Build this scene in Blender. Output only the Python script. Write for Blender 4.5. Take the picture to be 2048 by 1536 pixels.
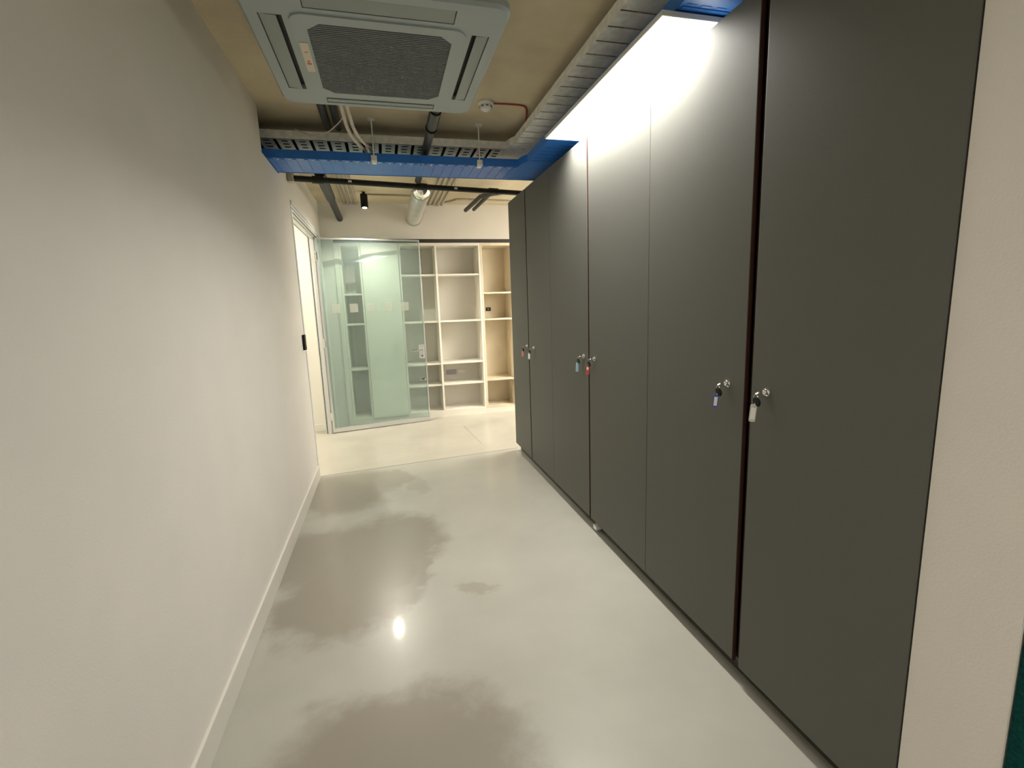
import bpy, bmesh, math, random
from mathutils import Vector, Matrix
random.seed(4)
for o in list(bpy.data.objects): bpy.data.objects.remove(o, do_unlink=True)
scene = bpy.context.scene
COL = scene.collection
PI = math.pi

# ------------------------------------------------------------------ camera
F_PX = 952.52
cam_d = bpy.data.cameras.new('camera'); cam = bpy.data.objects.new('camera', cam_d); COL.objects.link(cam)
cam_d.sensor_fit = 'HORIZONTAL'; cam_d.sensor_width = 36.0; cam_d.lens = F_PX / 2048 * 36.0
cam_d.clip_start = 0.02; cam_d.clip_end = 60
yaw, pitch, roll = .2539, -.1645, -.0352
fw = Vector((math.sin(yaw)*math.cos(pitch), math.cos(yaw)*math.cos(pitch), math.sin(pitch)))
rt = Vector((math.cos(yaw), -math.sin(yaw), 0)); up = rt.cross(fw)
r2 = rt*math.cos(roll) + up*math.sin(roll); u2 = -rt*math.sin(roll) + up*math.cos(roll)
cam.matrix_world = Matrix(((r2.x, u2.x, -fw.x, 0), (r2.y, u2.y, -fw.y, 0), (r2.z, u2.z, -fw.z, 1.5), (0, 0, 0, 1)))
scene.camera = cam
# ------------------------------------------------------------------ world, light levels, exposure
world = bpy.data.worlds.new('world'); scene.world = world; world.use_nodes = True
world.node_tree.nodes['Background'].inputs[0].default_value = (.9, .9, 1, 1)
world.node_tree.nodes['Background'].inputs[1].default_value = 0.0
PANEL_GLOW = 4.5            # glow of the diffuser of the linear panel over the wardrobes
PANEL_W = 34.0              # what that panel throws downwards, in watts
ROOM_PANEL = 9.0           # ceiling panel of the bright side room
REAR_FILL = 6.3           # unseen fill panel added behind the camera
HALL_FILL = 21.0           # unseen fill panel added in the wider hall behind the wardrobes
SPOT_W = 55.0
scene.view_settings.view_transform = 'Standard'; scene.view_settings.look = 'None'
scene.view_settings.gamma = 1.0; scene.view_settings.exposure = 0.90
scene.view_settings.use_curve_mapping = False

# ------------------------------------------------------------------ materials
def mat(name, col, rough=.6, metal=0., spec=.5, noise=0., nscale=8., bump=0., bscale=60., coat=0., emit=None, es=0., alpha=None):
    m = bpy.data.materials.new(name); m.use_nodes = True
    nt = m.node_tree; b = nt.nodes['Principled BSDF']
    b.inputs['Base Color'].default_value = (*col, 1); b.inputs['Roughness'].default_value = rough
    b.inputs['Metallic'].default_value = metal; b.inputs['Specular IOR Level'].default_value = spec
    if coat: b.inputs['Coat Weight'].default_value = coat; b.inputs['Coat Roughness'].default_value = .12
    tc = nt.nodes.new('ShaderNodeTexCoord')
    if noise:
        n = nt.nodes.new('ShaderNodeTexNoise'); n.inputs['Scale'].default_value = nscale; n.inputs['Detail'].default_value = 6
        nt.links.new(tc.outputs['Object'], n.inputs['Vector'])
        cr = nt.nodes.new('ShaderNodeValToRGB'); cr.color_ramp.elements[0].position = .3; cr.color_ramp.elements[1].position = .7
        cr.color_ramp.elements[0].color = (*[c*(1-noise) for c in col], 1); cr.color_ramp.elements[1].color = (*[min(1, c*(1+noise)) for c in col], 1)
        nt.links.new(n.outputs['Fac'], cr.inputs['Fac']); nt.links.new(cr.outputs['Color'], b.inputs['Base Color'])
    if bump:
        n2 = nt.nodes.new('ShaderNodeTexNoise'); n2.inputs['Scale'].default_value = bscale; n2.inputs['Detail'].default_value = 4
        nt.links.new(tc.outputs['Object'], n2.inputs['Vector'])
        bp = nt.nodes.new('ShaderNodeBump'); bp.inputs['Strength'].default_value = bump; bp.inputs['Distance'].default_value = .004
        nt.links.new(n2.outputs['Fac'], bp.inputs['Height']); nt.links.new(bp.outputs['Normal'], b.inputs['Normal'])
    if emit:
        b.inputs['Emission Color'].default_value = (*emit, 1); b.inputs['Emission Strength'].default_value = es
    return m

WALL_C = (.74, .705, .645)
M_wall = mat('painted_wall', WALL_C, .75, noise=.02, nscale=3, bump=.15, bscale=180)
M_white = mat('white_wall', (.80, .78, .72), .7, bump=.1, bscale=150)
M_base = mat('baseboard_paint', (.70, .67, .60), .35)
M_ward = mat('wardrobe_laminate', (.122, .123, .108), .52, spec=.12, bump=.12, bscale=420)
M_plinth = mat('plinth_laminate', (.050, .049, .040), .4)
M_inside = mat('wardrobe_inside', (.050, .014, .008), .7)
M_black = mat('black_pipe_paint', (.015, .017, .015), .42, spec=.3, noise=.2, nscale=20)
M_blackp = mat('black_plastic', (.006, .006, .006), .5, spec=.25)
M_cream = mat('cream_insulation', (.62, .56, .47), .75, noise=.1, nscale=30)
M_galv = mat('galvanised_steel', (.80, .81, .76), .45, metal=.15, noise=.14, nscale=25)
M_duct = mat('duct_steel', (.66, .67, .64), .30, metal=.8, noise=.08, nscale=14)
M_blue = mat('blue_painted_steel', (.020, .165, .58), .42, spec=.5, noise=.08, nscale=14)
M_alu = mat('brushed_aluminium', (.72, .73, .72), .32, metal=.75)
M_frame = mat('white_metal_frame', (.66, .67, .65), .35)
M_chrome = mat('chrome', (.85, .84, .80), .12, metal=1.0)
M_shelf = mat('cream_laminate', (.82, .78, .68), .5, noise=.02, nscale=5)
M_oak = mat('pale_oak_laminate', (.72, .63, .47), .5, noise=.07, nscale=4)
M_sback = mat('cabinet_back_panel', (.72, .69, .62), .6)
M_dark = mat('gap_shade_and_seal_black', (.045, .040, .036), .6)
M_cond = mat('conduit_grey', (.44, .40, .32), .55, noise=.1, nscale=20)
M_cass = mat('cassette_plastic', (.35, .405, .405), .5)
M_flap = mat('louvre_plastic', (.27, .31, .295), .45)
M_slot = mat('slot_dark', (.012, .012, .011), .6)
M_grille = mat('grille_plastic', (.130, .150, .150), .6)
M_grille2 = mat('grille_filter', (.07, .072, .066), .7)
M_label = mat('cream_sticker', (.66, .60, .47), .5)
M_red = mat('red_ink', (.60, .10, .06), .5)
M_redcable = mat('red_cable', (.40, .05, .04), .5)
M_whitep = mat('white_plastic', (.78, .77, .73), .4)
M_teal = mat('teal_fabric', (.004, .055, .050), .9, spec=.1, noise=.35, nscale=120, bump=.4, bscale=300)
M_tagblue = mat('blue_tag', (.06, .09, .42), .35)
M_tagpink = mat('pink_tag', (.62, .25, .20), .35)
M_tagred = mat('red_tag', (.60, .06, .05), .35)
M_tagcyan = mat('pale_blue_tag', (.30, .46, .52), .35)
M_tagclear = mat('clear_tag', (.55, .54, .48), .2)
M_paper = mat('paper_insert', (.82, .80, .76), .6)
M_greyp = mat('grey_plastic', (.35, .34, .38), .5)
M_seal = mat('joint_filler', (.26, .24, .19), .7)
M_scuff = mat('floor_score', (.36, .33, .27), .5)
M_darkline = mat('plug_mark', (.75, .78, .9), .5)

def emat(name, col, s):
    m = bpy.data.materials.new(name); m.use_nodes = True; nt = m.node_tree; nt.nodes.clear()
    e = nt.nodes.new('ShaderNodeEmission'); e.inputs[0].default_value = (*col, 1); e.inputs[1].default_value = s
    o = nt.nodes.new('ShaderNodeOutputMaterial'); nt.links.new(e.outputs[0], o.inputs[0]); return m
M_led = emat('led_diffuser', (1, .975, .92), PANEL_GLOW)
M_led_room = emat('led_diffuser_room', (1, .94, .80), ROOM_PANEL)
M_fill_rear = emat('fill_glow_rear', (1, .95, .88), REAR_FILL)
M_fill_hall = emat('fill_glow_hall', (1, .96, .89), HALL_FILL)
M_bulb = emat('spot_bulb', (1, .88, .66), 14)

def glassmat(name, tint, haze, hcol, refl_rough=0.0):
    m = bpy.data.materials.new(name); m.use_nodes = True; nt = m.node_tree; nt.nodes.clear()
    o = nt.nodes.new('ShaderNodeOutputMaterial')
    tr = nt.nodes.new('ShaderNodeBsdfTransparent'); tr.inputs[0].default_value = (*tint, 1)
    gl = nt.nodes.new('ShaderNodeBsdfGlossy'); gl.inputs['Roughness'].default_value = refl_rough
    df = nt.nodes.new('ShaderNodeBsdfDiffuse'); df.inputs[0].default_value = (*hcol, 1)
    m1 = nt.nodes.new('ShaderNodeMixShader'); m1.inputs[0].default_value = haze
    nt.links.new(tr.outputs[0], m1.inputs[1]); nt.links.new(df.outputs[0], m1.inputs[2])
    ge = nt.nodes.new('ShaderNodeNewGeometry'); io = nt.nodes.new('ShaderNodeMapRange')      # the same pane from either side
    io.inputs['To Min'].default_value = 1.52; io.inputs['To Max'].default_value = 1/1.52
    fr = nt.nodes.new('ShaderNodeFresnel'); nt.links.new(ge.outputs['Backfacing'], io.inputs['Value']); nt.links.new(io.outputs[0], fr.inputs[0])
    m2 = nt.nodes.new('ShaderNodeMixShader'); nt.links.new(fr.outputs[0], m2.inputs[0])
    nt.links.new(m1.outputs[0], m2.inputs[1]); nt.links.new(gl.outputs[0], m2.inputs[2]); nt.links.new(m2.outputs[0], o.inputs[0])
    return m
M_glass = glassmat('green_glass', (.855, .92, .905), .085, (.64, .77, .74))
M_sticker = glassmat('frosted_film', (.85, .87, .84), .26, (.80, .82, .75), .3)

def concrete_ceiling():
    m = mat('concrete_soffit', (.40, .335, .21), .85, bump=.35, bscale=26)
    nt = m.node_tree; b = nt.nodes['Principled BSDF']; tc = nt.nodes.new('ShaderNodeTexCoord')
    n = nt.nodes.new('ShaderNodeTexNoise'); n.inputs['Scale'].default_value = 1.6; n.inputs['Detail'].default_value = 8; n.inputs['Roughness'].default_value = .6
    nt.links.new(tc.outputs['Object'], n.inputs['Vector'])
    cr = nt.nodes.new('ShaderNodeValToRGB'); e = cr.color_ramp.elements
    e[0].position = .32; e[0].color = (.50, .43, .29, 1); e[1].position = .70; e[1].color = (.68, .60, .42, 1)
    nt.links.new(n.outputs['Fac'], cr.inputs['Fac']); nt.links.new(cr.outputs['Color'], b.inputs['Base Color'])
    return m
M_ceil = concrete_ceiling()

def polished_floor():
    m = bpy.data.materials.new('polished_concrete'); m.use_nodes = True; nt = m.node_tree
    b = nt.nodes['Principled BSDF']; N = nt.nodes.new; Lk = nt.links.new
    tc = N('ShaderNodeTexCoord')
    # cloudy warp for the edges of the worn patches
    w = N('ShaderNodeTexNoise'); w.inputs['Scale'].default_value = 3.2; w.inputs['Detail'].default_value = 9; w.inputs['Roughness'].default_value = .62
    Lk(tc.outputs['Object'], w.inputs['Vector'])
    sub = N('ShaderNodeVectorMath'); sub.operation = 'SUBTRACT'; Lk(w.outputs['Color'], sub.inputs[0]); sub.inputs[1].default_value = (.5, .5, .5)
    sc = N('ShaderNodeVectorMath'); sc.operation = 'SCALE'; Lk(sub.outputs[0], sc.inputs[0]); sc.inputs['Scale'].default_value = .48
    add = N('ShaderNodeVectorMath'); add.operation = 'ADD'; Lk(tc.outputs['Object'], add.inputs[0]); Lk(sc.outputs[0], add.inputs[1])
    total = None
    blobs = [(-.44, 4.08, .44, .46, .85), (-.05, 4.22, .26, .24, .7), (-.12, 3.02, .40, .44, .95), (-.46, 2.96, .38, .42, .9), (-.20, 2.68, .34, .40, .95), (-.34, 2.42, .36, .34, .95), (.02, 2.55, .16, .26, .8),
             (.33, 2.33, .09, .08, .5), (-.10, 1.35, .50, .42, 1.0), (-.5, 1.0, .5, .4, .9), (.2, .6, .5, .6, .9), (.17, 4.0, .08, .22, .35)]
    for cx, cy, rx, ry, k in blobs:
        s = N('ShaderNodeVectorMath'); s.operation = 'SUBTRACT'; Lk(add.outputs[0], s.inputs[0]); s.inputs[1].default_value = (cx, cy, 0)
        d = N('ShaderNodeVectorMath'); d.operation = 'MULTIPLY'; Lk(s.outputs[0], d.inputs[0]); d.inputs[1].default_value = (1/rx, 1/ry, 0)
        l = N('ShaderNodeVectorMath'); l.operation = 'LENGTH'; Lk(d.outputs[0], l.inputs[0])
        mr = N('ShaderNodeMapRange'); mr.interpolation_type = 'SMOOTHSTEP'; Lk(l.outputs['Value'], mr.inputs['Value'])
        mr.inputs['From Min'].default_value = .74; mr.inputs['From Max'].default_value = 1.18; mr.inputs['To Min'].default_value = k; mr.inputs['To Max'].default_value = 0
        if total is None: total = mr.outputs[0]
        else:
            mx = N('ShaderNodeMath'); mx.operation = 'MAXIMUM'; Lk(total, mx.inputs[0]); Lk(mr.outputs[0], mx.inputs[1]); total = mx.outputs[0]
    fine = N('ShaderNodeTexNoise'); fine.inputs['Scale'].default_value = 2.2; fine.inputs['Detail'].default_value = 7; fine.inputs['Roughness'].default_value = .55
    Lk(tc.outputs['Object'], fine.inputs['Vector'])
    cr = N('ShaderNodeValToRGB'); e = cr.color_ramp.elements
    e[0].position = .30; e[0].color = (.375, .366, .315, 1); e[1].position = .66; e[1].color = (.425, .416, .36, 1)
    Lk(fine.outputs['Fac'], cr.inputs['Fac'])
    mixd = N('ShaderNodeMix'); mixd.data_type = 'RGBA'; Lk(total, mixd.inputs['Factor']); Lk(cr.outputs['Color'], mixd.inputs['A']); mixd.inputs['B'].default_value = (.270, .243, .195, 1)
    # the floor colour turns warmer and paler beyond the joint
    sx = N('ShaderNodeSeparateXYZ'); Lk(tc.outputs['Object'], sx.inputs[0])
    my = N('ShaderNodeMath'); my.operation = 'MULTIPLY_ADD'; Lk(sx.outputs['X'], my.inputs[0]); my.inputs[1].default_value = -.10; Lk(sx.outputs['Y'], my.inputs[2])
    gt = N('ShaderNodeMath'); gt.operation = 'GREATER_THAN'; Lk(my.outputs[0], gt.inputs[0]); gt.inputs[1].default_value = 4.592
    mixf = N('ShaderNodeMix'); mixf.data_type = 'RGBA'; Lk(gt.outputs[0], mixf.inputs['Factor']); Lk(mixd.outputs['Result'], mixf.inputs['A'])
    cr2 = N('ShaderNodeValToRGB'); e = cr2.color_ramp.elements
    e[0].position = .30; e[0].color = (.43, .40, .33, 1); e[1].position = .66; e[1].color = (.50, .47, .39, 1)
    Lk(fine.outputs['Fac'], cr2.inputs['Fac']); Lk(cr2.outputs['Color'], mixf.inputs['B'])
    Lk(mixf.outputs['Result'], b.inputs['Base Color'])
    rr = N('ShaderNodeMapRange'); Lk(fine.outputs['Fac'], rr.inputs['Value']); rr.inputs['To Min'].default_value = .26; rr.inputs['To Max'].default_value = .32
    Lk(rr.outputs[0], b.inputs['Roughness'])
    b.inputs['Specular IOR Level'].default_value = .32
    b.inputs['Coat Weight'].default_value = .20; b.inputs['Coat Roughness'].default_value = .07
    return m
M_floor = polished_floor()

# ------------------------------------------------------------------ mesh helpers
class MB:
    def __init__(s): s.bm = bmesh.new()
    def box(s, x0, x1, y0, y1, z0, z1, bev=0, rot=None):
        g = bmesh.ops.create_cube(s.bm, size=1)
        m = Matrix.Translation(((x0+x1)/2, (y0+y1)/2, (z0+z1)/2)) @ Matrix.Diagonal((abs(x1-x0), abs(y1-y0), abs(z1-z0), 1))
        bmesh.ops.transform(s.bm, matrix=m, verts=g['verts'])
        if bev:
            es = list({e for v in g['verts'] for e in v.link_edges})
            r = bmesh.ops.bevel(s.bm, geom=es, offset=bev, segments=2, profile=.7, affect='EDGES')
            g = {'verts': list({v for f in r['faces'] for v in f.verts} | {v for v in g['verts'] if v.is_valid})}
        if rot: bmesh.ops.transform(s.bm, matrix=rot, verts=g['verts'])
        return s
    def cyl(s, p, q, r, seg=20, r2=None):
        p, q = Vector(p), Vector(q); d = q-p
        g = bmesh.ops.create_cone(s.bm, cap_ends=True, segments=seg, radius1=r, radius2=r if r2 is None else r2, depth=d.length)
        bmesh.ops.transform(s.bm, matrix=Matrix.Translation((p+q)/2) @ d.to_track_quat('Z', 'Y').to_matrix().to_4x4(), verts=g['verts'])
        return s
    def tube(s, path, r, seg=10, smooth=4):
        pts = [Vector(p) for p in path]
        if smooth and len(pts) > 2:      # Catmull-Rom
            out = []
            for i in range(len(pts)-1):
                p0, p1, p2, p3 = pts[max(i-1, 0)], pts[i], pts[i+1], pts[min(i+2, len(pts)-1)]
                for k in range(smooth):
                    t = k/smooth
                    out.append(.5*((2*p1)+(p2-p0)*t+(2*p0-5*p1+4*p2-p3)*t*t+(3*p1-p0-3*p2+p3)*t**3))
            out.append(pts[-1]); pts = out
        prev = None; rings = []
        for i, p in enumerate(pts):
            d = (pts[min(i+1, len(pts)-1)]-pts[max(i-1, 0)]).normalized()
            a = d.orthogonal().normalized() if prev is None else (prev-d*prev.dot(d)).normalized()
            prev = a; b = d.cross(a)
            rings.append([s.bm.verts.new(p+r*(math.cos(2*PI*k/seg)*a+math.sin(2*PI*k/seg)*b)) for k in range(seg)])
        for A, B in zip(rings, rings[1:]):
            for k in range(seg): s.bm.faces.new((A[k], A[(k+1) % seg], B[(k+1) % seg], B[k]))
        s.bm.faces.new(rings[0][::-1]); s.bm.faces.new(rings[-1]); return s
    def lathe(s, c, prof, axis='Z', seg=32):
        # prof: (r, h) along the axis from c
        ax = {'Z': Matrix.Identity(4), '-X': Matrix.Rotation(-PI/2, 4, 'Y'), '-Z': Matrix.Rotation(PI, 4, 'X')}[axis]
        rings = []
        for r, h in prof:
            rings.append([s.bm.verts.new((Matrix.Translation(c) @ ax) @ Vector((r*math.cos(2*PI*k/seg), r*math.sin(2*PI*k/seg), h))) for k in range(seg)])
        for A, B in zip(rings, rings[1:]):
            for k in range(seg): s.bm.faces.new((A[k], A[(k+1) % seg], B[(k+1) % seg], B[k]))
        s.bm.faces.new(rings[0][::-1]); s.bm.faces.new(rings[-1]); return s
    def prism(s, poly, z0, z1):
        A = [s.bm.verts.new((x, y, z0)) for x, y in poly]; B = [s.bm.verts.new((x, y, z1)) for x, y in poly]; n = len(poly)
        s.bm.faces.new(A[::-1]); s.bm.faces.new(B)
        for k in range(n): s.bm.faces.new((A[k], A[(k+1) % n], B[(k+1) % n], B[k]))
        return s
    def ring(s, outer, inner, z0, z1):
        n = len(outer); V = {}
        for nm, poly, z in (('oa', outer, z0), ('ob', outer, z1), ('ia', inner, z0), ('ib', inner, z1)):
            V[nm] = [s.bm.verts.new((x, y, z)) for x, y in poly]
        for k in range(n):
            j = (k+1) % n
            s.bm.faces.new((V['oa'][k], V['oa'][j], V['ob'][j], V['ob'][k])); s.bm.faces.new((V['ia'][j], V['ia'][k], V['ib'][k], V['ib'][j]))
            s.bm.faces.new((V['oa'][j], V['oa'][k], V['ia'][k], V['ia'][j])); s.bm.faces.new((V['ob'][k], V['ob'][j], V['ib'][j], V['ib'][k]))
        return s
    def xf(s, m): bmesh.ops.transform(s.bm, matrix=m, verts=s.bm.verts); return s
    def build(s, name, m, parent=None, smooth=False):
        bmesh.ops.recalc_face_normals(s.bm, faces=s.bm.faces)
        me = bpy.data.meshes.new(name); s.bm.to_mesh(me); s.bm.free()
        me.materials.append(m); o = bpy.data.objects.new(name, me); COL.objects.link(o)
        if smooth:
            for p in me.polygons: p.use_smooth = True
            try: me.set_sharp_from_angle(angle=math.radians(35))
            except Exception: pass
        if parent:
            o.parent = parent
            if parent.type == 'EMPTY': o.matrix_parent_inverse = Matrix.Translation(-Vector(parent['_loc']))
        return o
def tag(o, label, cat, group=None, kind=None):
    o['label'] = label; o['category'] = cat
    if group: o['group'] = group
    if kind: o['kind'] = kind
    return o
def thing(name, label, cat, loc, group=None, kind=None):
    o = bpy.data.objects.new(name, None); COL.objects.link(o); o.location = loc; o['_loc'] = list(loc); o.empty_display_size = .1
    return tag(o, label, cat, group, kind)
def struct(name, mb, m, label, cat): return tag(mb.build(name, m), label, cat, kind='structure')
def rrect(x0, x1, y0, y1, r, n=6):
    out = []
    for cx, cy, a in ((x1-r, y1-r, 0), (x0+r, y1-r, 90), (x0+r, y0+r, 180), (x1-r, y0+r, 270)):
        for k in range(n+1):
            t = math.radians(a+90*k/n); out.append((cx+r*math.cos(t), cy+r*math.sin(t)))
    return out

def crect(x0, x1, y0, y1, r, n=6):        # cut corners, same point count as rrect
    out = []
    for a, b in (((x1, y1-r), (x1-r, y1)), ((x0+r, y1), (x0, y1-r)), ((x0, y0+r), (x0+r, y0)), ((x1-r, y0), (x1, y0+r))):
        for k in range(n+1): out.append((a[0]+(b[0]-a[0])*k/n, a[1]+(b[1]-a[1])*k/n))
    return out

A_ = .6914; XL = -A_; XR = 1.2339; ZC = 2.819; ZL = 2.472; YE = 4.4958; YB = 6.476
YW = [4.6677, 4.1037, 3.4921, 2.7897, 2.0834, 1.403, .8014]
XFAR = 3.3; XV = -3.4; YN = -3.0; YBK = 6.90
JY = 6.15                                              # far jamb of the glass door

# ------------------------------------------------------------------ the shell
struct('floor', MB().box(XV-.2, XFAR+.2, YN-.1, YBK+.1, -.12, 0), M_floor, 'polished grey beige concrete floor with darker cloudy worn patches', 'floor')
struct('ceiling', MB().box(XV-.2, XFAR+.2, YN-.1, YBK+.1, ZC, ZC+.15), M_ceil, 'bare brownish concrete ceiling above the hanging services', 'ceiling')
w = MB()
w.box(XL-.12, XL, YN, YE, 0, 2.535); w.box(XL-.12, XL, YN, 3.60, 2.535, ZC); w.box(XL-.12, XL, 4.13, YE, 2.535, ZC)
w.box(XL-.12, XL, YE, JY+.05, 2.402, ZC); w.box(XL-.12, XL, JY+.05, YB, 0, ZC)
struct('wall_left', w, M_wall, 'long blank warm white wall on the left of the corridor', 'wall')
w = MB(); w.box(XL-.12, XFAR, YB, YB+.12, 2.385, ZC); w.box(1.80, XFAR, YB, YB+.12, 0, 2.385); w.box(XL-.12, -.552, YB, YB+.12, 0, 2.385); w.box(XL-.12, XFAR, YBK, YBK+.1, 0, ZC)
w.box(XL-.12, -.60, YB+.12, YBK, 0, ZC)
struct('wall_back', w, M_wall, 'plain wall above and around the built-in shelving at the far end', 'wall')
w = MB(); w.box(XFAR, XFAR+.12, 4.664, YBK, 0, ZC)
w.box(XR+.603, XR+.70, .600, 4.664, 0, ZC); w.box(XR+.70, XFAR+.12, 4.56, 4.664, 0, ZC)
w.box(XR+.002, XR+.603, .600, YW[6]-.003, 0, ZC)
struct('wall_right', w, M_wall, 'pale grey wall pier at the right edge beside the dark wardrobes', 'wall')
w = MB(); w.box(XV, XFAR+.12, YN-.12, YN, 0, ZC); w.box(1.32, XFAR+.12, YN, -.60, 0, ZC)
struct('wall_rear', w, M_wall, 'plain wall closing the corridor behind the viewer', 'wall')
w = MB(); w.box(XV-.12, XV, YN, YBK, 0, ZC); w.box(XV, XL-.12, YE-.10, YE, 0, ZC); w.box(XV, XL-.12, 6.34, 6.46, 0, ZC)
struct('wall_side_room', w, M_white, 'bright white wall of the side room seen through the open doorway', 'wall')
b = MB().box(XL, XL+.014, YN, YE+.002, 0, .112, bev=.004)
struct('baseboard_left', b, M_base, 'thin pale baseboard along the foot of the left wall', 'baseboard')
b = MB().box(XV+.01, XL-.13, 6.326, 6.34, 0, .09, bev=.003)
struct('baseboard_side_room', b, M_white, 'white baseboard at the foot of the side room wall', 'baseboard')
# floor joints
b = MB(); q = Matrix.Translation((0, 4.592, 0)) @ Matrix.Rotation(math.atan(.10), 4, 'Z'); b.box(-.69, 1.265, -.004, .004, -.01, .0012, rot=q)
struct('trim_1', b, M_seal, 'thin dark floor joint crossing from wall end to last wardrobe', 'floor joint')
b = MB(); q = Matrix.Translation((.90, 5.45, 0)) @ Matrix.Rotation(.07, 4, 'Z'); b.box(-.007, .007, -.42, .42, -.01, .0010, rot=q)
struct('trim_2', b, M_scuff, 'short dark scored line in the floor before the shelving', 'floor joint')
b = MB().box(-.552, 1.80, YB+.03, YB+.10, 2.335, 2.385)  # shade of the recess put into a near-black strip
struct('trim_3', b, M_dark, 'recessed strip coloured dark as gap shade along the top of the built-in shelving', 'trim')

# teal partition at the right edge
t = thing('partition_panel', 'dark teal fabric panel edge at the bottom right corner past the pale pier', 'partition', (1.27, .1, 0))
MB().box(1.24, 1.315, -.55, .597, .03, 2.1, bev=.006).build('fabric_panel', M_teal, t)
MB().box(1.245, 1.31, -.54, .59, 0, .03).build('base_rail', M_alu, t)

# ------------------------------------------------------------------ wardrobes
wl = ['tall dark grey two-door wardrobe at the far end of the row by the floor joint',
      'tall dark grey two-door wardrobe in the middle of the row of three',
      'tall dark grey two-door wardrobe nearest, beside the pale pier, one door slightly ajar']
XB = XR+.60; T = .019
lock_pos = []
for i in range(3):
    yf, ym, yn = YW[2*i], YW[2*i+1], YW[2*i+2]
    if i == 2: yn += 0.0
    t = thing('wardrobe', wl[i], 'wardrobe', (XR+.3, (yf+yn)/2, 0), 'dark grey wardrobes along the right wall')
    e = .0015
    c = MB(); x0 = XR+T+.002
    c.box(x0, XB, yn+e, yn+e+.018, .07, ZL); c.box(x0, XB, yf-e-.018, yf-e, .07, ZL)
    c.box(x0, XB, yn+e+.018, yf-e-.018, .07, .088); c.box(x0, XB, yn+e+.018, yf-e-.018, ZL-.018, ZL); c.box(XB-.008, XB, yn+e+.018, yf-e-.018, .088, ZL-.018)
    c.build('carcass', M_ward, t)
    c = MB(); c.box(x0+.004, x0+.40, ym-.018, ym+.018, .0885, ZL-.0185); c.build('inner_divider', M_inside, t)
    MB().box(XR+.050, XR+.064, yn+e, yf-e, 0, .0695).build('plinth', M_plinth, t)
    gap = [.011, .010, .022][i]
    for s in (0, 1):
        if s == 0: a, bb = ym+gap, yf-.002      # far door
        else: a, bb = yn+.002, ym-gap           # near door
        rot = None
        if i == 2 and s == 1:                   # this door stands slightly ajar, hinged at its near side
            rot = Matrix.Translation((XR, a, 0)) @ Matrix.Rotation(math.radians(.6), 4, 'Z') @ Matrix.Translation((-XR, -a, 0))
        d = MB().box(XR, XR+T, a, bb, .076, ZL+.001, bev=.0022)
        if rot: d.xf(rot)
        d = d.build('door', M_ward, t)
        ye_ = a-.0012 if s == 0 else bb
        eb = MB().box(XR+.0015, XR+T-.0015, ye_, ye_+.0012, .07, ZL-.003)  # thin dark strip over the door edge facing the gap
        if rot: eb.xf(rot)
        eb = eb.build('edge_strip', M_inside, d); eb['label'] = 'dark reddish brown door edge'
        ly = [(4.155, 3.95), (2.866, 2.70), (1.510, 1.312)][i][s]; lz = (1.125, 1.155, 1.180)[i]
        lx = XR - (.0 if not rot else .0055)
        lk = MB().lathe((lx+.002, ly, lz), [(.0145, 0), (.0145, .004), (.012, .0065), (.0095, .007), (.0095, .013), (.0075, .0145)], '-X', 24)
        lk.build('lock', M_chrome, d, smooth=True)
        lock_pos.append((lx-.0125, ly, lz))
    if i == 1:
        o = MB().box(XR+.008, XR+.0495, ym-.075, ym-.030, .012, .040, bev=.002).build('plinth_clip', M_whitep, t); o['label'] = 'small pale plastic plinth clip'

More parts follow.
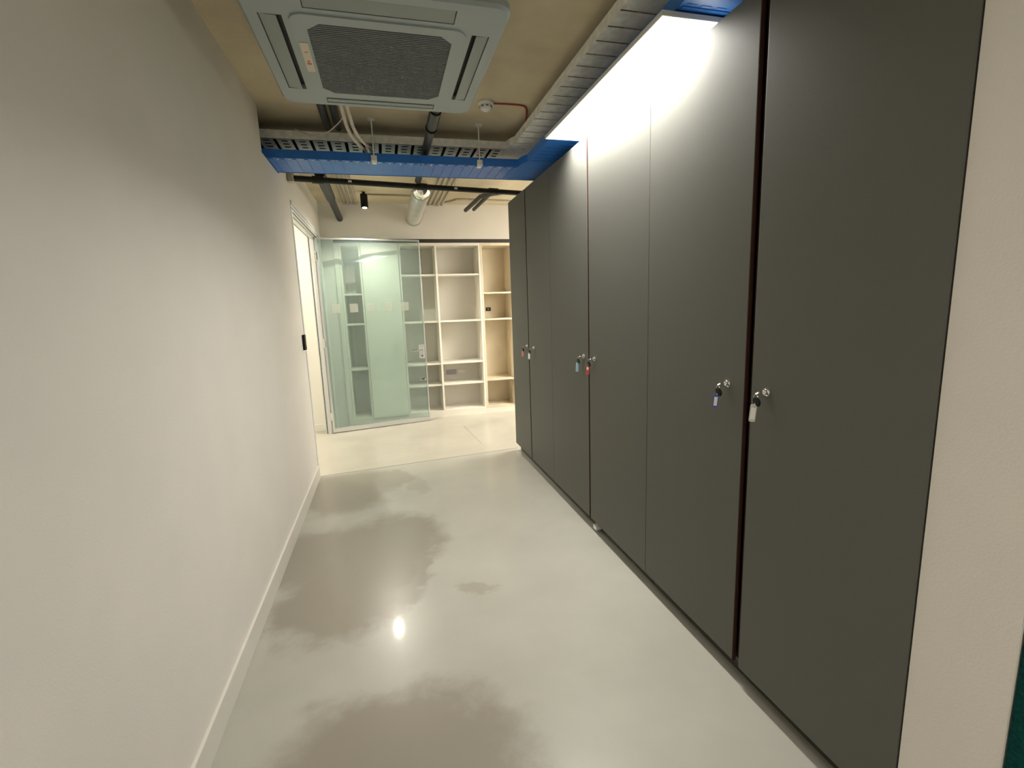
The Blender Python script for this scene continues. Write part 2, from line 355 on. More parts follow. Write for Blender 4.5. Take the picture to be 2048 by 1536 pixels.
# keys with tags, each hanging in its lock
tags = [('key with a thin pink tag in the leftmost, farthest wardrobe lock', M_tagpink, M_tagpink, 1.0, .030),
        ('key with a pale cream tag in the second lock from the far end', M_paper, M_tagclear, 1.1, .012),
        ('key with a pale blue tag in the far door of the middle wardrobe', M_tagcyan, M_tagcyan, 1.15, .022),
        ('key with a white and red tag in the near door of the middle wardrobe', M_paper, M_tagred, 1.1, .018),
        ('key with a blue tag and white label beside the widest dark gap', M_paper, M_tagblue, 1.0, .018),
        ('key with a clear white tag in the nearest wardrobe lock', M_paper, M_tagclear, 1.18, .016)]
for k, ((x, y, z), (lab, m1, m2, s, lean)) in enumerate(zip(lock_pos, tags)):
    t = thing('key', lab, 'key', (x, y, z), 'keys left in the wardrobe locks')
    # blade and bow pointing out of the lock
    kb = MB(); kb.box(x-.020, x+.004, y-.001, y+.001, z-.004, z+.004)
    kb.lathe((x-.016, y, z), [(.0075, -.0012), (.0085, 0), (.0075, .0012)], 'Z', 20)
    kb.cyl((x-.022, y, z-.0015), (x-.030, y+.003, z-.005), .0038, 12)
    kb.build('key_blade', M_chrome, t, smooth=True)
    rx = x-.028; ry = y+.003; rz = z-.012
    ring = [(rx, ry+.009*math.cos(a), rz-.004+.010*math.sin(a)) for a in [2*PI*j/16 for j in range(17)]]
    MB().tube(ring, .0011, 6, 0).build('key_ring', M_chrome, t, smooth=True)
    bh = MB(); bh.lathe((0, 0, 0), [(.004, -.0040), (.0135, -.0038), (.0160, 0), (.0135, .0038), (.004, .0040)], 'Z', 24)
    bh.xf(Matrix.Translation((rx+.001, ry-.004, rz-.018)) @ Matrix.Rotation(math.radians(75), 4, 'Y') @ Matrix.Diagonal((1.15, 1, 1, 1)))
    o = bh.build('key_head', M_blackp, t, smooth=True); o['label'] = 'black plastic key head'
    MB().box(-.0012, .0012, -.002, .002, -.030, -.008).xf(Matrix.Translation((rx, ry+.002, rz-.010))).build('spare_blade', M_chrome, t)
    mt = Matrix.Translation((rx-.003, ry+.003, rz-.029)) @ Matrix.Rotation(math.radians(7), 4, 'X') @ Matrix.Rotation(math.radians(-38), 4, 'Z') @ Matrix.Scale(s, 4)
    tg = MB().prism([(a, b_) for a, b_ in rrect(-.0085, .0085, -.052, 0, .004, 4)], -.0015, .0015)
    tg.xf(Matrix.Rotation(PI/2, 4, 'X')); tg.xf(mt)
    tgo = tg.build('key_tag', m2, t)
    hole = MB().box(-.0058, .0058, -.0026, .0026, -.044 if k != 3 else -.024, -.009, bev=.0006).xf(mt)
    hole.build('label_insert', m1, tgo)

# ------------------------------------------------------------------ built-in shelving at the back
ZT = 2.335; ZP = .072
def unit(name, label, cat, x0, x1, side_m, back_m, shelves, divider=None, closed=False, th=.024, rails=True):
    t = thing(name, label, cat, ((x0+x1)/2, YB+.2, 0), 'built-in shelving units at the far end')
    y0, y1 = YB+.002, YB+.395
    MB().box(x0, x0+th, y0, y1, ZP, ZT, bev=.001).build('side_panel', side_m, t)
    MB().box(x1-th, x1, y0, y1, ZP, ZT, bev=.001).build('side_panel', side_m, t)
    MB().box(x0+th, x1-th, y0, y1, ZT-.035, ZT).build('top_panel', side_m, t)
    MB().box(x0+th, x1-th, y0, y1, ZP, ZP+.022).build('bottom_panel', side_m, t)
    MB().box(x0+th, x1-th, y1-.012, y1, ZP+.022, ZT-.035).build('back_panel', back_m, t)
    MB().box(x0, x1, YB+.004, YB+.02, 0, ZP).build('plinth', M_shelf, t)
    edges = [x0+th, x1-th] if not divider else [x0+th, divider-.0125, divider+.0125, x1-th]
    if divider: MB().box(divider-.012, divider+.012, y0, y1-.013, ZP+.0225, ZT-.0355, bev=.001).build('divider', side_m, t)
    for a, b_ in zip(edges[::2], edges[1::2]):
        for z in shelves: MB().box(a+.001, b_-.001, y0+.010, y1-.0125, z-.011, z+.011, bev=.001).build('shelf', side_m, t)
    if closed: MB().box(x0+.003, x1-.003, YB-.018, YB, ZP+.006, ZT-.004, bev=.0015).build('door', side_m, t)
    return t
SHL = [1.700, 1.320, .735]; SHM = [1.925, 1.312, .742, .450]
unit('shelf_unit', 'narrow open shelf unit with three shelves behind the glass door', 'shelf unit', -.495, -.236, M_shelf, M_sback, SHL)
t = unit('cabinet', 'closed pale cabinet front behind the middle of the glass door', 'cabinet', -.234, .226, M_shelf, M_sback, [], closed=True)
unit('shelf_unit', 'wide two-bay cream shelf unit with a divider, partly behind the glass door', 'shelf unit', .228, 1.302, M_shelf, M_sback, SHM, divider=.708)
unit('shelf_unit', 'oak-coloured shelf unit with three shelves beside the dark wardrobes', 'shelf unit', 1.304, 1.745, M_oak, M_oak, [1.672, 1.314, .470])
b = MB().box(-.552, -.497, YB-.012, YB+.10, 0, ZT, bev=.002)
struct('trim_4', b, M_shelf, 'pale upright filler strip left of the narrow shelf unit', 'trim')
b = MB().box(1.747, 1.80, YB, YB+.10, 0, ZT)
struct('trim_5', b, M_shelf, 'pale upright filler right of the oak shelf unit', 'trim')

yb = YB+.395-.012
t = thing('socket', 'small black socket with a white mark on the back of the oak shelf unit', 'socket', (1.463, yb, 1.45))
MB().box(1.427, 1.499, yb-.012, yb-.0005, 1.425, 1.475, bev=.003).build('face_plate', M_blackp, t)
MB().box(1.452, 1.462, yb-.0135, yb-.012, 1.446, 1.456).box(1.463, 1.474, yb-.0135, yb-.012, 1.449, 1.453).build('white_mark', M_darkline, t)
t = thing('socket', 'grey multi-way socket plate above the bottom shelf of the wide shelf unit', 'socket', (.93, yb, .56))
MB().box(.80, .95, yb-.014, yb-.0005, .535, .605, bev=.004).build('face_plate', M_greyp, t)
MB().box(.975, 1.08, yb-.010, yb-.0005, .545, .600, bev=.003).build('blank_plate', M_whitep, t)

# ------------------------------------------------------------------ glass door
H = Vector((-.722, 6.135, 0)); ANG = math.radians(10)
LM = Matrix.Translation(H) @ Matrix.Rotation(ANG, 4, 'Z')       # local x runs along the leaf
W_, ZB, ZTT = 1.232, .012, 2.352
door = thing('door_1', 'full-height green glass door standing open with a thin silver frame', 'door', (XL-.04, JY, 0), kind='structure')
fr = MB(); jx0, jx1 = XL-.115, XL+.004
fr.box(jx0, jx1, JY+.002, JY+.045, 0, 2.360, bev=.002); fr.box(jx0, jx1, YE+.003, YE+.045, 0, 2.360, bev=.002)
fr.box(jx0, jx1, YE+.003, JY+.045, 2.360, 2.400, bev=.002)
fr.box(jx0+.03, jx0+.07, JY-.014, JY+.002, 0, 2.346); fr.box(jx0+.03, jx0+.07, YE+.045, YE+.061, 0, 2.346); fr.box(jx0+.03, jx0+.07, YE+.061, JY-.014, 2.346, 2.36)
fr.build('door_frame', M_frame, door)
gk = MB()
for gx in (jx0+.012, jx1-.022): gk.box(gx, gx+.007, JY-.002, JY+.0015, 0, 2.358); gk.box(gx, gx+.007, YE+.048, JY-.002, 2.3565, 2.3595)
gk.box(jx1, jx1+.002, JY+.036, JY+.043, 0, 2.36).box(jx1, jx1+.002, YE+.01, JY+.043, 2.366, 2.371)
gk.build('seal', M_dark, door)
tr = MB().box(XL+.0005, XL+.010, YE+.0, JY+.08, 2.402, 2.425, bev=.002)
tr.build('head_trim', M_frame, door)
g = MB().box(.020, W_-.012, -.005, .005, ZB+.05, ZTT-.016).xf(LM).build('glass_pane', M_glass, door)
lf = MB(); lf.box(0, .022, -.018, .018, ZB, ZTT, bev=.002); lf.box(W_-.013, W_, -.014, .014, ZB, ZTT, bev=.002)
lf.box(.022, W_-.013, -.016, .016, ZB, ZB+.052, bev=.002); lf.box(.022, W_-.013, -.014, .014, ZTT-.018, ZTT, bev=.002)
lf.xf(LM).build('leaf_frame', M_alu, door)
for x in (.165, .373, .578, .783, .995):
    o = MB().box(x-.049, x+.049, -.0065, -.0054, 1.478, 1.580).xf(LM).build('frosted_square', M_sticker, g)
hd = MB(); hd.box(W_-.088, W_-.022, -.021, .021, .850, 1.025, bev=.006); hd.xf(LM)
hdo = hd.build('lock_case', M_alu, door)
lv = MB(); 
for sgn in (-1, 1):
    lv.cyl((W_-.055, sgn*.018, .965), (W_-.055, sgn*.055, .965), .009, 14)
    lv.cyl((W_-.050, sgn*.055, .965), (W_-.180, sgn*.055, .960), .0085, 14)
lv.xf(LM).build('lever_handle', M_chrome, hdo, smooth=True)
kk = MB().cyl((W_-.055, -.027, .885), (W_-.055, .027, .885), .0095, 14).xf(LM).build('key_cylinder', M_blackp, hdo)
MB().box(W_-.10, W_-.030, -.016, .016, .560, .590, bev=.006).cyl((W_-.065, -.026, .575), (W_-.065, .026, .575), .012, 16).xf(LM).build('floor_bolt_lock', M_chrome, door)
for z in (2.14, 1.12, .22):
    MB().box(-.020, .012, -.026, -.010, z-.045, z+.045, bev=.003).cyl((-.004, -.024, z-.055), (-.004, -.024, z+.055), .008, 14).xf(LM).build('hinge', M_chrome, door)

# small black switch by the end of the left wall
t = thing('access_reader', 'small black access reader on the end of the left wall by the doorway', 'access reader', (XL, 4.40, 1.25))
MB().box(XL+.0005, XL+.020, 4.375, 4.455, 1.180, 1.310, bev=.004).build('casing', M_blackp, t)
MB().box(XL+.020, XL+.022, 4.392, 4.438, 1.215, 1.295, bev=.0008).build('touch_face', M_plinth, t)

# ------------------------------------------------------------------ linear light over the wardrobes
LX0, LX1, LY0, LY1, LZ = 1.055, 1.355, 1.710, 3.030, 2.518
t = thing('panel_light', 'long bright white linear light panel hanging over the wardrobe tops', 'light', ((LX0+LX1)/2, (LY0+LY1)/2, LZ))
MB().box(LX0+.0055, LX1-.0055, LY0+.0055, LY1-.0055, LZ+.001, LZ+.006).build('diffuser', M_led, t)
pl = bpy.data.lights.new('panel_beam', 'AREA'); pl.shape = 'RECTANGLE'; pl.size = LX1-LX0-.03; pl.size_y = LY1-LY0-.03; pl.energy = PANEL_W; pl.color = (1, .965, .90); pl.spread = math.radians(150)
po = bpy.data.objects.new('panel_beam', pl); COL.objects.link(po); po.location = ((LX0+LX1)/2, (LY0+LY1)/2, LZ+.0005)
po.parent = t; po.matrix_parent_inverse = Matrix.Translation(-Vector(t['_loc']))
f = MB().ring([(LX0, LY0), (LX1, LY0), (LX1, LY1), (LX0, LY1)], [(LX0+.005, LY0+.005), (LX1-.005, LY0+.005), (LX1-.005, LY1-.005), (LX0+.005, LY1-.005)], LZ, LZ+.012)
f.box(LX0, LX1, LY0, LY1, LZ+.0125, LZ+.018); f.build('housing', M_frame, t)
for y in (LY0+.15, LY1-.15):
    MB().cyl((LX0+.15, y, LZ+.018), (LX0+.15, y, 2.5405), .0025, 8).build('suspension_wire', M_galv, t)
def panel(name, label, x0, x1, y0, y1, z, m):
    t = thing(name, label, 'light', ((x0+x1)/2, (y0+y1)/2, z))
    MB().box(x0+.01, x1-.01, y0+.01, y1-.01, z, z+.004).build('diffuser', m, t)
    MB().box(x0, x1, y0, y1, z+.0045, z+.03).build('housing', M_frame, t)
    for xx, yy in ((x0+.1, y0+.1), (x1-.1, y1-.1)): MB().cyl((xx, yy, z+.03), (xx, yy, ZC-.001), .003, 8).build('suspension_wire', M_galv, t)
panel('panel_light', 'square light panel on the ceiling of the side room', -2.3, -1.3, 5.0, 6.0, 2.72, M_led_room)
panel('panel_light', 'added fill light over the corridor behind the viewer', -.1, .8, -1.9, -.7, 2.52, M_fill_rear)  # unseen panel added to lift the ambient light in the corridor

# black cylinder spot on the far ceiling
t = thing('spotlight', 'small black cylinder spotlight lit on the ceiling near the back wall', 'spotlight', (-.125, 5.9, 2.815))
sm = Matrix.Translation((-.125, 5.9, 2.79)) @ Matrix.Rotation(math.radians(-9), 4, 'X')
MB().lathe((0, 0, 0), [(.036, -.150), (.040, -.150), (.040, 0), (.030, 0)], 'Z', 28).xf(sm).build('lamp_body', M_blackp, t, smooth=True)
MB().cyl((-.125, 5.9, 2.785), (-.125, 5.9, ZC-.001), .014, 12).build('ceiling_mount', M_blackp, t)
MB().lathe((0, 0, 0), [(.025, -.1515), (.025, -.1505)], 'Z', 24).xf(sm).build('bulb', M_bulb, t)
ld = bpy.data.lights.new('spot_beam', 'SPOT'); ld.energy = SPOT_W; ld.color = (1, .93, .80); ld.spot_size = math.radians(150); ld.spot_blend = .8; ld.shadow_soft_size = .007
lo = bpy.data.objects.new('spot_beam', ld); COL.objects.link(lo); lo.matrix_world = sm @ Matrix.Translation((0, 0, -.16)); 
lo.parent = t; lo.matrix_parent_inverse = Matrix.Translation(-Vector(t['_loc']))
# warm fill panel added to light the shelving, hidden behind the wardrobes
panel('panel_light', 'added warm fill light over the hall before the oak shelf unit', 2.3, 3.2, 4.8, 5.7, 2.44, M_fill_hall)

# ------------------------------------------------------------------ cable trays
def tray(name, label, m, zb, h, ya0, ya1, xb0, xb1, yend, slots=True, sl=.11, xleft=-1.6):
    """L-shaped tray: the long leg along X (far), then a leg along Y towards the viewer"""
    t = thing(name, label, 'cable tray', ((xleft+xb1)/2, (ya0+ya1)/2, zb))
    th = .0022
    # floor of the X leg as pressed ribs with slots between them (built from strips so that the holes are real)
    def strips_x(x0, x1):
        p = MB(); wid = ya1-ya0; n = int((x1-x0)/sl)
        for k in range(n+1):
            a = x0+k*sl; 
            if a >= x1: break
            b_ = min(a+sl, x1)
            if slots:
                # rib (raised), then a plate with four rows of oblong holes
                c0 = a+.022
                if c0 >= b_: continue
                hw = (b_-c0)*.22; mid = (c0+b_)/2
                for (u0, u1) in ((c0, mid-hw), (mid+hw, b_)): p.box(u0, u1, ya0, ya1, zb-.003, zb-.003+th)
                rows = 5; gapw = .026
                pitch = wid/rows
                yy = ya0
                for r_ in range(rows):
                    p.box(mid-hw, mid+hw, yy, yy+(pitch-gapw if r_ < rows else 0), zb-.003, zb-.003+th); yy += pitch
                p.box(a, b_, ya0, ya0+.012, zb-.003, zb+th); p.box(a, b_, ya1-.012, ya1, zb-.003, zb+th)
            else:
                p.box(a, b_, ya0, ya0+.03, zb, zb+th); p.box(a, b_-.008, ya0+.03, ya0+.075, zb, zb+th); p.box(a, b_, ya0+.075, ya1, zb, zb+th); p.box(a+.018, a+.040, ya0+.02, ya1-.02, zb-.004, zb+.001)
                for q_ in range(3): pass
        return p
    strips_x(xleft, xb0).build('tray_base', m, t)
    s = MB(); s.box(xleft, xb0, ya0-th, ya0, zb-.003, zb+h); s.box(xleft, xb0, ya0-.008, ya0-th, zb+h-.003, zb+h)
    s.box(xleft, xb1, ya1, ya1+th, zb-.003, zb+h)
    s.build('side_rail', m, t)
    # corner plate and Y leg
    c = MB(); c.prism([(xb0, ya1), (xb0, ya0), (xb0+.012, ya0-.075), (xb0+.04, ya0-.14), (xb1, ya0-.14), (xb1, ya1)][::-1], zb, zb+th)
    c.build('corner_plate', m, t)
    p = MB(); y = ya0-.14; wid = xb1-(xb0+.04)
    while y > yend:
        p.box(xb0+.04, xb1, y-sl, y-.012 if slots else y, zb, zb+th)
        if not slots: p.box(xb0+.05, xb1-.03, y-.030, y-.014, zb-.003, zb+.001)
        if not slots:
            for q_ in range(5):
                xx = xb0+.06+q_*.062; p.box(xx, xx+.040, y-.046, y-.038, zb-.0015, zb-.0005)
        y -= sl
    p.build('branch_base', m, t)
    s = MB(); s.box(xb0+.04-th, xb0+.04, yend, ya0-.14, zb, zb+h); s.box(xb1, xb1+th, yend, ya1, zb, zb+h)
    pts = [(xb0, ya0), (xb0+.012, ya0-.075), (xb0+.04, ya0-.14)]
    for a, b_ in zip(pts, pts[1:]):
        d = Vector((b_[0]-a[0], b_[1]-a[1])); n = Vector((d.y, -d.x)).normalized()*th
        s.prism([(a[0], a[1]), (b_[0], b_[1]), (b_[0]+n.x, b_[1]+n.y), (a[0]+n.x, a[1]+n.y)], zb, zb+h)
    s.build('branch_rail', m, t)
    return t
sh = Matrix.Rotation(math.atan(.045), 4, 'Z')
tray('cable_tray', 'blue painted cable tray crossing the corridor and turning over the wardrobes', M_blue, 2.545, .052, 3.735, 4.105, 1.075, 1.46, -.4, slots=False, sl=.075)
tray('cable_tray', 'galvanised slotted cable tray crossing just above the blue one', M_galv, 2.690, .050, 3.80, 4.125, 1.00, 1.35, -.4, slots=True, sl=.118)

# hangers for the trays
for x, lab in ((.012, 'grey metal strap hanger under the trays left of the black drain pipe'), (.775, 'grey metal strap hanger under the trays right of the black drain pipe')):
    t = thing('tray_hanger', lab, 'bracket', (x, 3.72, ZC), 'strap hangers holding the cable trays')
    MB().cyl((x, 3.715, 2.555), (x, 3.715, ZC), .005, 10).build('threaded_rod', M_galv, t)
    MB().box(x-.020, x+.020, 3.700, 3.7255, 2.538, 2.575, bev=.002).box(x-.016, x+.016, 3.724, 3.775, 2.534, 2.5405).build('support_foot', M_galv, t)
    MB().box(x-.025, x+.025, 3.69, 3.74, ZC-.006, ZC-.0005).build('ceiling_plate', M_galv, t)

# ------------------------------------------------------------------ pipes
def pipe(name, label, cat, path, r, m, couplings=(), group=None, extra=None, smooth=0, cm=None):
    t = thing(name, label, cat, tuple(path[0]), group)
    MB().tube(path, r, 20, smooth).build('pipe_run', m, t, smooth=True)
    for (a, b_, rr) in couplings: MB().cyl(a, b_, rr, 20).build('coupling', cm or m, t, smooth=True)
    return t
# the black header pipe across
def hx(x): return 4.50+.155*(x+.65), 2.600
t = pipe('drain_pipe', 'long black pipe crossing the ceiling just behind the blue tray', 'pipe', [(-.78, hx(-.78)[0], 2.60), (1.52, hx(1.52)[0], 2.60)], .024, M_black,
         [((x-.045, hx(x-.045)[0], 2.60), (x+.045, hx(x+.045)[0], 2.60), .031) for x in (-.46, .42, 1.12)])
for x in (-.205, .735):
    y = hx(x)[0]; o = MB().cyl((x, y, 2.63), (x, y, ZC-.001), .004, 8).lathe((x, y, 2.60), [(.028, -.008), (.028, .008)], 'Z', 20).build('pipe_clip', M_whitep, t)
o = MB().box(-.690, -.640, hx(-.66)[0]-.04, hx(-.66)[0]+.04, 2.565, 2.640, bev=.01).build('wall_collar', M_cond, t)
pipe('branch_pipe', 'short black pipe with a thicker sleeve dropping behind left ceiling conduits', 'pipe', [(-.445, 4.60, 2.665), (-.445, YB-.001, 2.625)], .036, M_black,
     [((-.445, 4.56, 2.67), (-.445, 5.45, 2.652), .046)])
pipe('branch_pipe', 'black pipe running from the air conditioner past the trays', 'pipe', [(.385, 2.95, 2.655), (.385, 4.62, 2.640)], .028, M_black,
     [((.385, 3.05, 2.654), (.385, 3.30, 2.652), .036), ((.385, 3.335, 2.6515), (.385, 3.350, 2.6513), .038)])
pipe('branch_pipe', 'lower of the two thin black pipes slanting to the back wall', 'pipe', [(1.17, 4.85, 2.61), (1.10, 5.3, 2.665), (1.06, 6.05, 2.665)], .024, M_black, group='thin black pipes right of the duct')
pipe('branch_pipe', 'upper right one of the two thin black pipes slanting to back wall', 'pipe', [(1.26, 4.87, 2.62), (1.22, 5.4, 2.71), (1.20, 6.25, 2.715)], .022, M_black, group='thin black pipes right of the duct')
pipe('refrigerant_pipe', 'black insulated pipe left behind the air conditioner above the trays', 'pipe', [(-.285, 2.90, 2.76), (-.285, 3.79, 2.775)], .026, M_black, group='insulated pipes behind the air conditioner')
pipe('refrigerant_pipe', 'black insulated pipe nearer the cream hoses above the trays', 'pipe', [(-.215, 2.90, 2.76), (-.215, 3.79, 2.775)], .024, M_black, group='insulated pipes behind the air conditioner')
pipe('hose', 'left cream hose bending from the air conditioner down to the trays', 'hose', [(-.152, 2.92, 2.68), (-.152, 3.15, 2.675), (-.135, 3.42, 2.64), (-.090, 3.60, 2.62), (-.050, 3.80, 2.64), (-.04, 3.95, 2.665)], .011, M_cream, group='cream hoses at the trays', smooth=5)
pipe('hose', 'right cream hose bending from the air conditioner down to the trays', 'hose', [(-.122, 2.92, 2.69), (-.120, 3.15, 2.685), (-.100, 3.42, 2.65), (-.052, 3.60, 2.63), (-.010, 3.80, 2.65), (0, 3.95, 2.668)], .011, M_cream, group='cream hoses at the trays', smooth=5)
tag(MB().tube([(-.155, 3.30, 2.67), (-.20, 3.50, 2.70), (-.29, 3.64, 2.685), (-.40, 3.74, 2.70), (-.5, 3.785, 2.748)], .004, 6, 5).build('cable', M_cream, smooth=True), 'thin white cable looping from the cream hoses to the tray edge', 'cable')
tag(MB().tube([(.62, 3.93, 2.732), (.80, 3.93, 2.733), (.99, 3.91, 2.730), (1.10, 3.75, 2.722), (1.16, 3.5, 2.722), (1.17, 1.0, 2.722)], .016, 8, 5).build('cable_bundle', M_cream, smooth=True), 'pale cable bundle lying round the bend of the galvanised tray', 'cable')
bb = MB()  # black cables added so the holes in the tray look dark
for k in range(13):
    yy = 3.815+k*.0235; bb.tube([(-1.5, yy, 2.7035), (0, yy, 2.7035+.002*(k % 2)), (.98, yy, 2.7035)], .0105, 8, 4)
tag(bb.build('cable_bundle', M_blackp, smooth=True), 'flat layer of black cables added to darken the holes of the galvanised tray', 'cable', kind='stuff')
# round duct
t = thing('round_duct', 'round silver metal duct hanging below the ceiling at the back wall', 'duct', (.46, 5.0, 2.66))
MB().cyl((.452, 5.10, 2.668), (.452, YB-.001, 2.640), .092, 40).build('duct_body', M_duct, t, smooth=True)
MB().lathe((0, 0, 0), [(.094, 0), (.094, -.03), (.085, -.075), (.055, -.11), (.018, -.125)], 'Z', 36).xf(Matrix.Translation((.452, 5.10, 2.668)) @ Matrix.Rotation(-PI/2, 4, 'X')).build('end_cap', M_chrome, t, smooth=True)
for y in (5.12, 5.32): MB().cyl((.452, y, 2.668), (.452, y+.012, 2.668), .0965, 40).build('seam_band', M_duct, t, smooth=True)
MB().cyl((.452, YB-.03, 2.64), (.452, YB-.001, 2.64), .104, 40).build('wall_collar', M_duct, t, smooth=True)
# conduits on the ceiling
gl = ['left group of grey ceiling conduits by the thick black pipe', 'right group of grey ceiling conduits beside the silver duct']
gl2 = ['four grey ceiling conduits left of the spotlight', 'four grey ceiling conduits right of the silver duct']
ordn = ['leftmost', 'second from left', 'third from left', 'rightmost']
for gi, (xs, y0) in enumerate((((-.375, -.330, -.285, -.240), 4.15), ((.655, .710, .765, .820), 4.2))):
    for k, x in enumerate(xs):
        t = thing('conduit', '%s conduit of the %s' % (ordn[k], gl2[gi]), 'conduit', (x, 5.2, ZC-.014), gl[gi])
        MB().cyl((x, y0, ZC-.013), (x, YB-.04, ZC-.013), .0115, 12).build('conduit_run', M_cond, t, smooth=True)
        MB().cyl((x, YB-.05, ZC-.013), (x, YB-.001, ZC-.013), .0155, 12).build('end_socket', M_cond, t, smooth=True)
tag(MB().tube([(-.085, 5.98, ZC-.012), (.60, 6.02, ZC-.012)], .010, 10, 0).build('conduit', M_cond, smooth=True), 'single conduit running from the spotlight to the silver duct', 'conduit')
tag(MB().tube([(.84, 6.32, ZC-.011), (.90, 6.27, ZC-.011), (.96, 6.17, ZC-.011), (1.06, 6.13, ZC-.011), (1.84, 6.17, ZC-.011)], .012, 10, 5).build('conduit', M_cond, smooth=True), 'bent conduit on the ceiling above the thin black pipes', 'conduit')

# smoke detector and its red cable
t = thing('smoke_detector', 'small round white smoke detector on the ceiling by the air conditioner', 'smoke detector', (.75, 3.31, ZC))
MB().lathe((.748, 3.31, ZC-.001), [(.052, 0), (.052, .010), (.046, .018)], '-Z', 32).build('mounting_base', M_whitep, t, smooth=True)
MB().lathe((.748, 3.31, ZC-.019), [(.040, 0), (.042, .010), (.036, .024), (.020, .034), (.008, .036)], '-Z', 32).build('sensor_head', M_whitep, t, smooth=True)
sl = MB()
for k in range(8):
    a = 2*PI*k/8; sl.box(.036, .0425, -.008, .008, -.016, -.008, rot=Matrix.Translation((.748, 3.31, ZC-.019)) @ Matrix.Rotation(a, 4, 'Z'))
sl.build('vent_slots', M_grille, t)
tag(MB().tube([(.80, 3.31, ZC-.006), (.90, 3.30, ZC-.007), (1.00, 3.31, ZC-.006), (1.04, 3.36, ZC-.008), (1.08, 3.50, ZC-.012), (1.09, 3.58, ZC-.06)], .005, 8, 5).build('cable', M_redcable, smooth=True), 'red fire alarm cable running from the smoke detector to the tray', 'cable')

# ------------------------------------------------------------------ ceiling cassette air conditioner
CX0, CX1, CY0, CY1, CZ = -.425, .560, 1.925, 2.945, 2.600
t = thing('air_conditioner', 'large grey four-way cassette air conditioner hanging from the ceiling', 'air conditioner', ((CX0+CX1)/2, (CY0+CY1)/2, CZ))
MB().box(CX0+.06, CX1-.06, CY0+.06, CY1-.06, CZ+.036, ZC-.002, bev=.01).build('casing', M_cass, t)
cx, cy = (CX0+CX1)/2, (CY0+CY1)/2
gx0, gx1, gy0, gy1 = cx-.335, cx+.345, cy-.335, cy+.385
# face: chamfered panel as a ring around the intake with four pockets
def pocket(x0, x1, y0, y1): return (x0, x1, y0, y1)
P_ = [(gx0+.06, gx1-.06, CY0+.055, gy0-.030), (gx0+.06, gx1-.06, gy1+.022, CY1-.040), (CX0+.052, gx0-.022, gy0+.03, gy1-.06), (gx1+.022, CX1-.052, gy0+.03, gy1-.06)]
xs = sorted({CX0+.012, CX1-.012, *[p[0] for p in P_], *[p[1] for p in P_], gx0, gx1}); ys = sorted({CY0+.012, CY1-.012, *[p[2] for p in P_], *[p[3] for p in P_], gy0, gy1})
f = MB()
outer = rrect(CX0, CX1, CY0, CY1, .070, 8)
inner = rrect(CX0+.010, CX1-.010, CY0+.010, CY1-.010, .062, 8)
bm = f.bm
V0 = [bm.verts.new((x, y, CZ+.036)) for x, y in outer]; V1 = [bm.verts.new((x, y, CZ+.012)) for x, y in outer]; V2 = [bm.verts.new((x, y, CZ)) for x, y in inner]
n = len(outer)
for A, B in ((V0, V1), (V1, V2)):
    for k in range(n): bm.faces.new((A[k], A[(k+1) % n], B[(k+1) % n], B[k]))
bm.faces.new(V0); bm.faces.new(V2)
face = f.build('face_panel', M_cass, t, smooth=True)
# pockets cut with a boolean
cut = MB()
for (x0, x1, y0, y1) in P_: cut.box(x0, x1, y0, y1, CZ-.02, CZ+.026)
cut.box(gx0+.05, gx1-.05, gy0+.05, gy1-.05, CZ-.02, CZ+.024)
cu = cut.build('cutter', M_cass)
md = face.modifiers.new('cut', 'BOOLEAN'); md.operation = 'DIFFERENCE'; md.object = cu; md.solver = 'EXACT'
dg = bpy.context.evaluated_depsgraph_get(); dg.update()
me = bpy.data.meshes.new_from_object(face.evaluated_get(dg)); face.modifiers.clear(); face.data = me
bpy.data.objects.remove(cu, do_unlink=True)
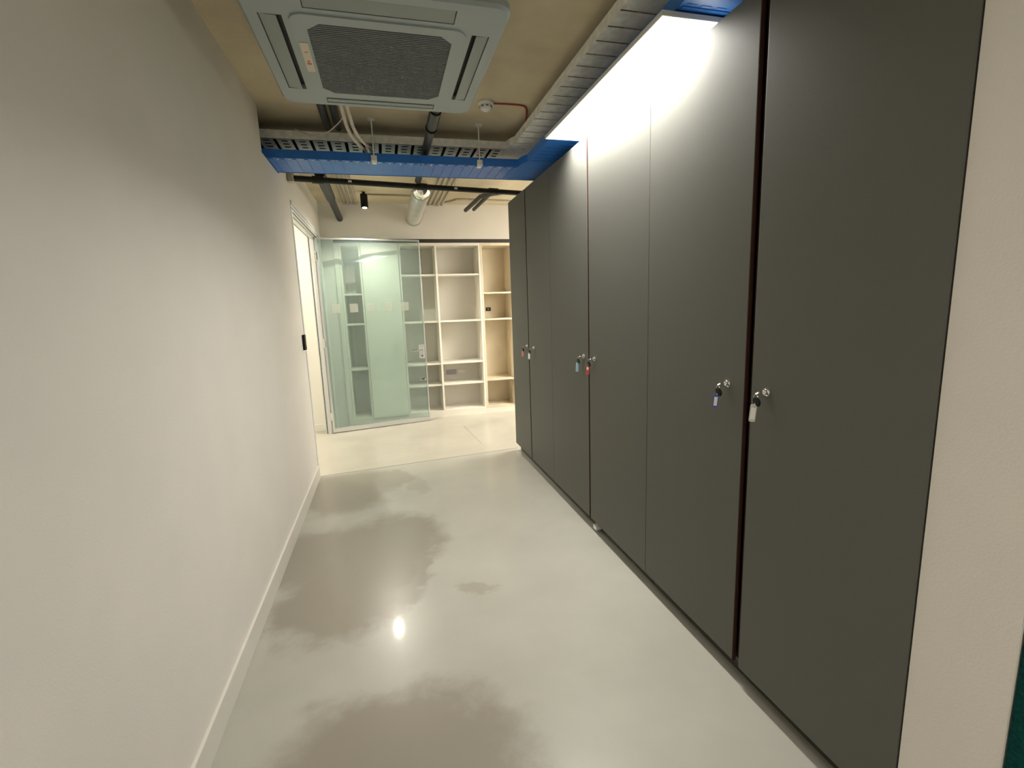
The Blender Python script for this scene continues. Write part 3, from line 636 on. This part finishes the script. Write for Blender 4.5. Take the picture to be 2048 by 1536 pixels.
# dark inner lining of the pockets and tilted flaps
for i, (x0, x1, y0, y1) in enumerate(P_):
    MB().box(x0+.0005, x1-.0005, y0+.0005, y1-.0005, CZ+.0215, CZ+.0255).build('outlet_slot', M_slot, t)
    e = .013
    if i < 2:
        fl = MB().box(x0+.004, x1-.004, y0+(.004 if i == 0 else e), y1-(e if i == 0 else .004), CZ+.003, CZ+.008, bev=.0015)
        piv = y0 if i == 0 else y1; ax = 'X'; ang = math.radians(-5 if i == 0 else 5); c = Matrix.Translation((0, piv, CZ+.004))
    else:
        fl = MB().box(x0+(.004 if i == 2 else e+.006), x1-(e+.006 if i == 2 else .004), y0+.004, y1-.004, CZ+.003, CZ+.008, bev=.0015)
        piv = x0 if i == 2 else x1; ax = 'Y'; ang = math.radians(5 if i == 2 else -5); c = Matrix.Translation((piv, 0, CZ+.004))
    fl.xf(c @ Matrix.Rotation(ang, 4, ax) @ c.inverted()).build('louvre', M_flap, t)
# intake grille
go = rrect(gx0, gx1, gy0, gy1, .055, 8); gi_ = crect(gx0+.058, gx1-.052, gy0+.052, gy1-.052, .050, 8)
MB().ring(go, gi_, CZ-.006, CZ-.0003).build('grille_frame', M_cass, t)
gr = MB(); ix0, ix1, iy0, iy1 = gx0+.054, gx1-.050, gy0+.050, gy1-.050
n = 46
for k in range(n):
    y = iy0+(iy1-iy0)*(k+.5)/n; gr.box(ix0, ix1, y-.0042, y+.0042, CZ-.0035, CZ+.0005)
for k in range(5):
    x = ix0+(ix1-ix0)*(k+.5)/5; gr.box(x-.003, x+.003, iy0, iy1, CZ+.0008, CZ+.0035)
gr.build('intake_grille', M_grille, t)
MB().box(ix0, ix1, iy0, iy1, CZ+.004, CZ+.008).build('filter', M_grille2, t)
lb = MB().box(gx0+.012, gx0+.046, gy0+.20, gy0+.45, CZ-.0085, CZ-.0062, bev=.0006).build('sticker', M_label, t); lb['label'] = 'cream control sticker with red marks'
MB().box(gx0+.020, gx0+.038, gy0+.365, gy0+.380, CZ-.0092, CZ-.0086).box(gx0+.024, gx0+.034, gy0+.345, gy0+.358, CZ-.0092, CZ-.0086).box(gx0+.022, gx0+.037, gy0+.27, gy0+.276, CZ-.0092, CZ-.0086).build('red_mark', M_red, lb)
for o in bpy.data.objects:
    if '_loc' in o: del o['_loc']
